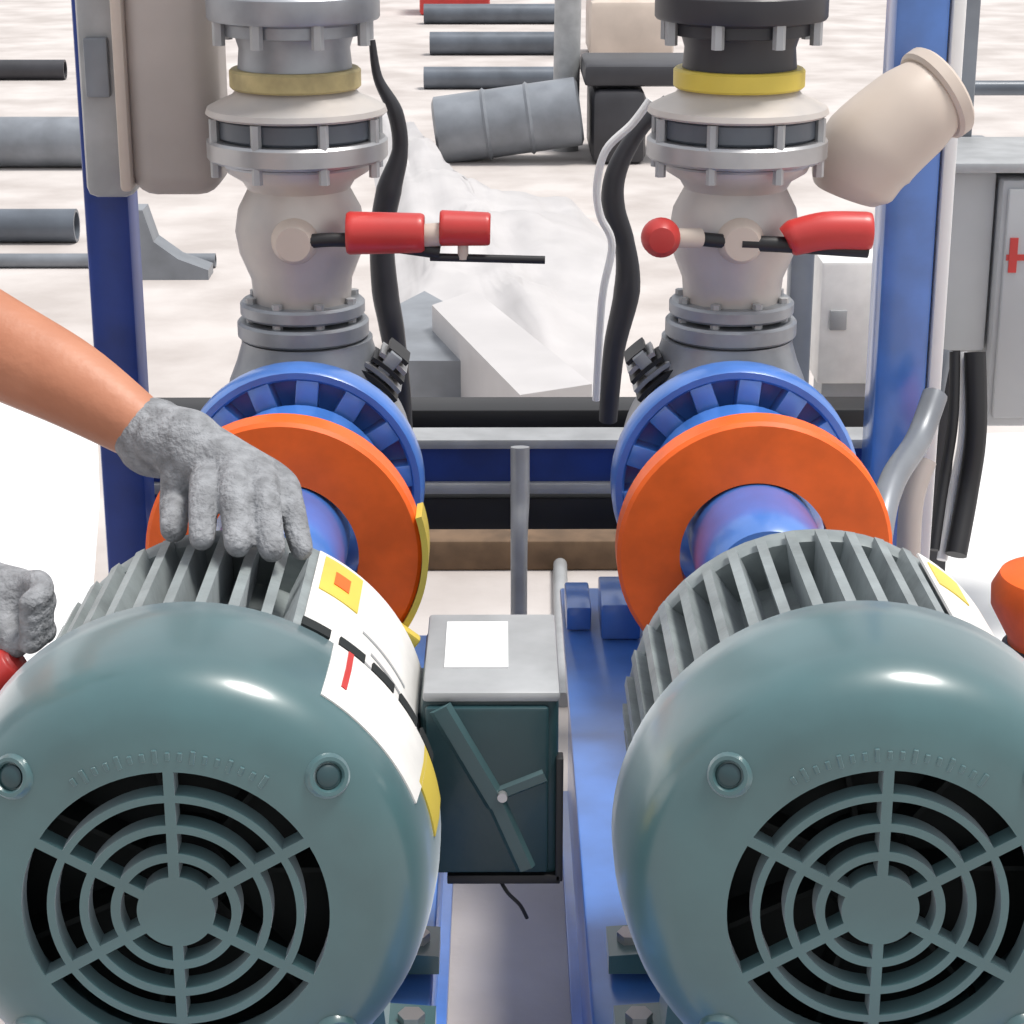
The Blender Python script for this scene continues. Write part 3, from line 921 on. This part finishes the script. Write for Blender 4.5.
pelvis = Vector((-1.02, 1.78, 0.93))
chest = Vector((-0.93, 1.72, 1.22))
neck = Vector((-0.885, 1.70, 1.375))
head0 = Vector((-0.850, 1.69, 1.445)); head1 = Vector((-0.825, 1.68, 1.535)); head2 = Vector((-0.835, 1.68, 1.625))
shA = Vector((-0.86, 1.90, 1.33)); elA = at(-130, 265, 1.84)
wrA = at(158, 440, 1.70)
in0 = at(-20, 338, 1.77); in1 = at(75, 385, 1.735)
palmA = at(205, 470, 1.665)
shB = Vector((-0.86, 1.52, 1.33)); elB = Vector((-0.74, 1.44, 1.02)); wrB = at(-22, 592, 1.60)
per = empty('person', (-1.02, 1.78, 0.0), 'person in grey gloves, bare forearm reaching across, one hand on the motor fins', 'person')
hipA, hipB = Vector((-1.02, 1.89, 0.90)), Vector((-1.02, 1.67, 0.90))
knA, knB = Vector((-0.98, 1.92, 0.50)), Vector((-0.97, 1.63, 0.50))
anA, anB = Vector((-1.04, 1.94, 0.09)), Vector((-1.03, 1.60, 0.09))
toA, toB = anA + Vector((0.15, 0.01, -0.055)), anB + Vector((0.15, -0.01, -0.055))
body_ = skin_obj('body', [
    [(pelvis, 0.10), ((pelvis + chest) / 2, (0.105, 0.09)), (chest, (0.14, 0.10)), (neck, 0.068), (head0, 0.080), (head1, (0.105, 0.115)), (head2, 0.095)],
    [(chest, 0.13), (shA, 0.062), ((shA + elA) / 2, 0.050), (elA, 0.043), (elA.lerp(in0, 0.5), 0.049), (in0, 0.049), (in1, 0.041), (wrA, (0.032, 0.027)), (wrA.lerp(palmA, 0.5), (0.030, 0.018))],
    [(chest, 0.13), (shB, 0.062), ((shB + elB) / 2, 0.050), (elB, 0.043), (elB.lerp(wrB, 0.4), 0.042), (wrB, 0.028), (at(5, 597, 1.60), 0.024)],
    [(pelvis, 0.10), (hipA, 0.078), (knA, 0.062), (anA, 0.042), (toA, 0.035)],
    [(pelvis, 0.10), (hipB, 0.078), (knB, 0.062), (anB, 0.042), (toB, 0.035)],
    [(head1, 0.105), (head1 + Vector((0.088, 0, -0.004)), 0.016), (head1 + Vector((0.112, 0, -0.018)), 0.011)],
], M['skin'], per)
skin_obj('shirt', [
    [(pelvis + Vector((-0.01, 0, -0.07)), 0.185), (pelvis + Vector((0.0, 0, 0.03)), 0.172), ((pelvis + chest) / 2, 0.165), (chest, 0.175), (chest.lerp(neck, 0.6), 0.10)],
    [(chest, 0.14), (shA, 0.080), (shA.lerp(elA, 0.5), 0.068)],
    [(chest, 0.14), (shB, 0.080), (shB.lerp(elB, 0.5), 0.068)]], M['shirt'], per)
skin_obj('trousers', [
    [(pelvis + Vector((0, 0, 0.05)), 0.16), (pelvis, 0.16), (hipA, 0.11), (knA, 0.08), (anA + Vector((0, 0, 0.03)), 0.062)],
    [(pelvis, 0.16), (hipB, 0.11), (knB, 0.08), (anB + Vector((0, 0, 0.03)), 0.062)]], M['trousers'], per)
for a_, t_ in ((anA, toA), (anB, toB)):
    skin_obj('boot', [[(a_ + Vector((-0.03, 0, 0.06)), 0.055), (a_ + Vector((-0.02, 0, -0.035)), 0.052), (t_ + Vector((0, 0, 0.01)), 0.044), (t_ + Vector((0.05, 0, 0.0)), 0.036)]], M['boots'], per)
hr = MB()
hr.lathe([(0.0, 0.112), (0.05, 0.102), (0.084, 0.075), (0.100, 0.03), (0.101, -0.02), (0.09, -0.05), (0.082, -0.05), (0.085, 0.0), (0.0, 0.08)], Matrix.Translation(head1 + Vector((-0.034, 0, 0.032))) @ Matrix.Rotation(R(-28), 4, 'Y'), 28)
hr.build('hair', M['hair'], per)
for s_ in (-1, 1):
    e = MB(); e.lathe([(0, -0.012), (0.0085, -0.0085), (0.012, 0), (0.0085, 0.0085), (0, 0.012)], Matrix.Translation(head1 + Vector((0.079, 0.030 * s_, 0.012))), 14)
    ey = e.build('eye', M['eye'], per)
    e = MB(); e.lathe([(0, -0.006), (0.0042, -0.0042), (0.006, 0), (0.0042, 0.0042), (0, 0.006)], Matrix.Translation(head1 + Vector((0.088, 0.030 * s_, 0.011))), 12)
    e.build('iris', M['hair'], ey)
    e = MB(); e.lathe([(0, -0.026), (0.011, -0.020), (0.015, 0), (0.011, 0.024), (0, 0.030)], Matrix.Translation(head1 + Vector((-0.010, 0.082 * s_, 0.0))), 16)
    e.build('ear', M['skin'], per)
e = MB(); e.tube([head1 + Vector((0.058, -0.024, -0.052)), head1 + Vector((0.070, 0, -0.050)), head1 + Vector((0.058, 0.024, -0.052))], [0.003, 0.0065, 0.003], 10)
e.build('lips', M['boots'], per)

# glove of the reaching hand: cuff, back of hand, four fingers and a thumb closed over the fins
def surf(px, D, lift=0.010):
    """a point resting on the motor body above a given column"""
    p_ = at(px, 500, D)
    dx = p_.x + AX
    r = 0.160 + lift
    return Vector((p_.x, D, AZ + math.sqrt(max(0, r * r - dx * dx))))
kn = [surf(208, 1.640, 0.046), surf(234, 1.640, 0.052), surf(258, 1.642, 0.050), surf(280, 1.648, 0.042)]
tipD = [(200, 1.562), (236, 1.550), (270, 1.552), (300, 1.572)]
palm = wrA.lerp(kn[1], 0.45) + Vector((0, 0, 0.008))
cuff = wrA.lerp(in1, 0.10)
side = (kn[3] - kn[0]).normalized()
ch = [[(cuff, 0.034), (wrA, 0.033), (palm, 0.029)]]
for k_, (tp, fr) in enumerate(zip(tipD, (0.0115, 0.0122, 0.0120, 0.0105))):
    t_ = surf(tp[0], tp[1], 0.019)
    mid = kn[k_].lerp(t_, 0.5) + Vector((0, 0, 0.012))
    st_ = wrA.lerp(palm, 0.6) + side * (k_ - 1.5) * 0.010
    ch.append([(st_, 0.024), (palm.lerp(kn[k_], 0.55), 0.0195), (kn[k_], fr + 0.0035), (mid, fr + 0.0008), (kn[k_].lerp(t_, 0.8) + Vector((0, 0, 0.004)), fr), (t_, fr * 0.92)])
tb = surf(176, 1.652, 0.024); tt = surf(172, 1.600, 0.017)
ch.append([(wrA.lerp(palm, 0.7), 0.024), (palm.lerp(tb, 0.6) + Vector((0, 0, 0.006)), 0.018), (tb, 0.0140), (tb.lerp(tt, 0.6) + Vector((0, 0, 0.004)), 0.0122), (tt, 0.0112)])
glove_obj(ch, per)
# other gloved hand gripping a red tool handle by the side of the motor
pb_ = at(18, 600, 1.575)
h1, h2 = at(30, 592, 1.570), at(28, 614, 1.565)
hb = [[(wrB.lerp(elB, 0.08), 0.034), (wrB, 0.030), (pb_, 0.026)], [(pb_, 0.024), (h1, 0.019)], [(pb_, 0.024), (h2, 0.019)]]
for k_ in range(4):
    kk = at(38 + 4 * (k_ % 2), 584 + 15 * k_, 1.555)
    hb.append([(h1 if k_ < 2 else h2, 0.017), (kk, 0.0115), (at(41, 594 + 13 * k_, 1.535), 0.0100), (at(30, 604 + 13 * k_, 1.520), 0.0095)])
hb.append([(pb_, 0.022), (at(4, 625, 1.55), 0.014), (at(16, 645, 1.53), 0.011)])
glove_obj(hb, per)
rt = MB()
rt.tube([at(-44, 700, 1.520), at(-38, 697, 1.520), at(-4, 676, 1.522), at(12, 664, 1.525), at(18, 659, 1.525)], [0.010, 0.016, 0.017, 0.015, 0.010], 18)
tag(rt.build('tool_handle', M['red']), 'red tool handle just under the second gloved hand by the motor', 'tool')

# ------------------------------------------------------------------ light
w = bpy.data.worlds.new('sky')
bpy.context.scene.world = w
w.use_nodes = True
nt = w.node_tree
bg = nt.nodes['Background']
tc = nt.nodes.new('ShaderNodeTexCoord')
sp = nt.nodes.new('ShaderNodeSeparateXYZ')
cr = nt.nodes.new('ShaderNodeValToRGB')
nt.links.new(tc.outputs['Generated'], sp.inputs[0])
nt.links.new(sp.outputs['Z'], cr.inputs['Fac'])
cr.color_ramp.elements[0].position = 0.0
cr.color_ramp.elements[0].color = (0.80, 0.79, 0.785, 1)
cr.color_ramp.elements[1].position = 0.9
cr.color_ramp.elements[1].color = (0.93, 0.97, 1.05, 1)
nt.links.new(cr.outputs['Color'], bg.inputs['Color'])
bg.inputs['Strength'].default_value = 0.88
sd = bpy.data.lights.new('sun', 'SUN')
sd.energy = 3.2
sd.angle = R(16)
sd.color = (1.0, 0.96, 0.9)
so = bpy.data.objects.new('sun', sd)
C.objects.link(so)
dirv = Vector((-0.36, 0.02, -1.0))       # direction the light travels
so.rotation_euler = dirv.to_track_quat('-Z', 'Y').to_euler()
so.location = (1, -1, 5)

v = bpy.context.scene.view_settings
v.view_transform = 'Standard'
v.look = 'None'
v.gamma = 1
v.use_curve_mapping = False
v.exposure = 0.15
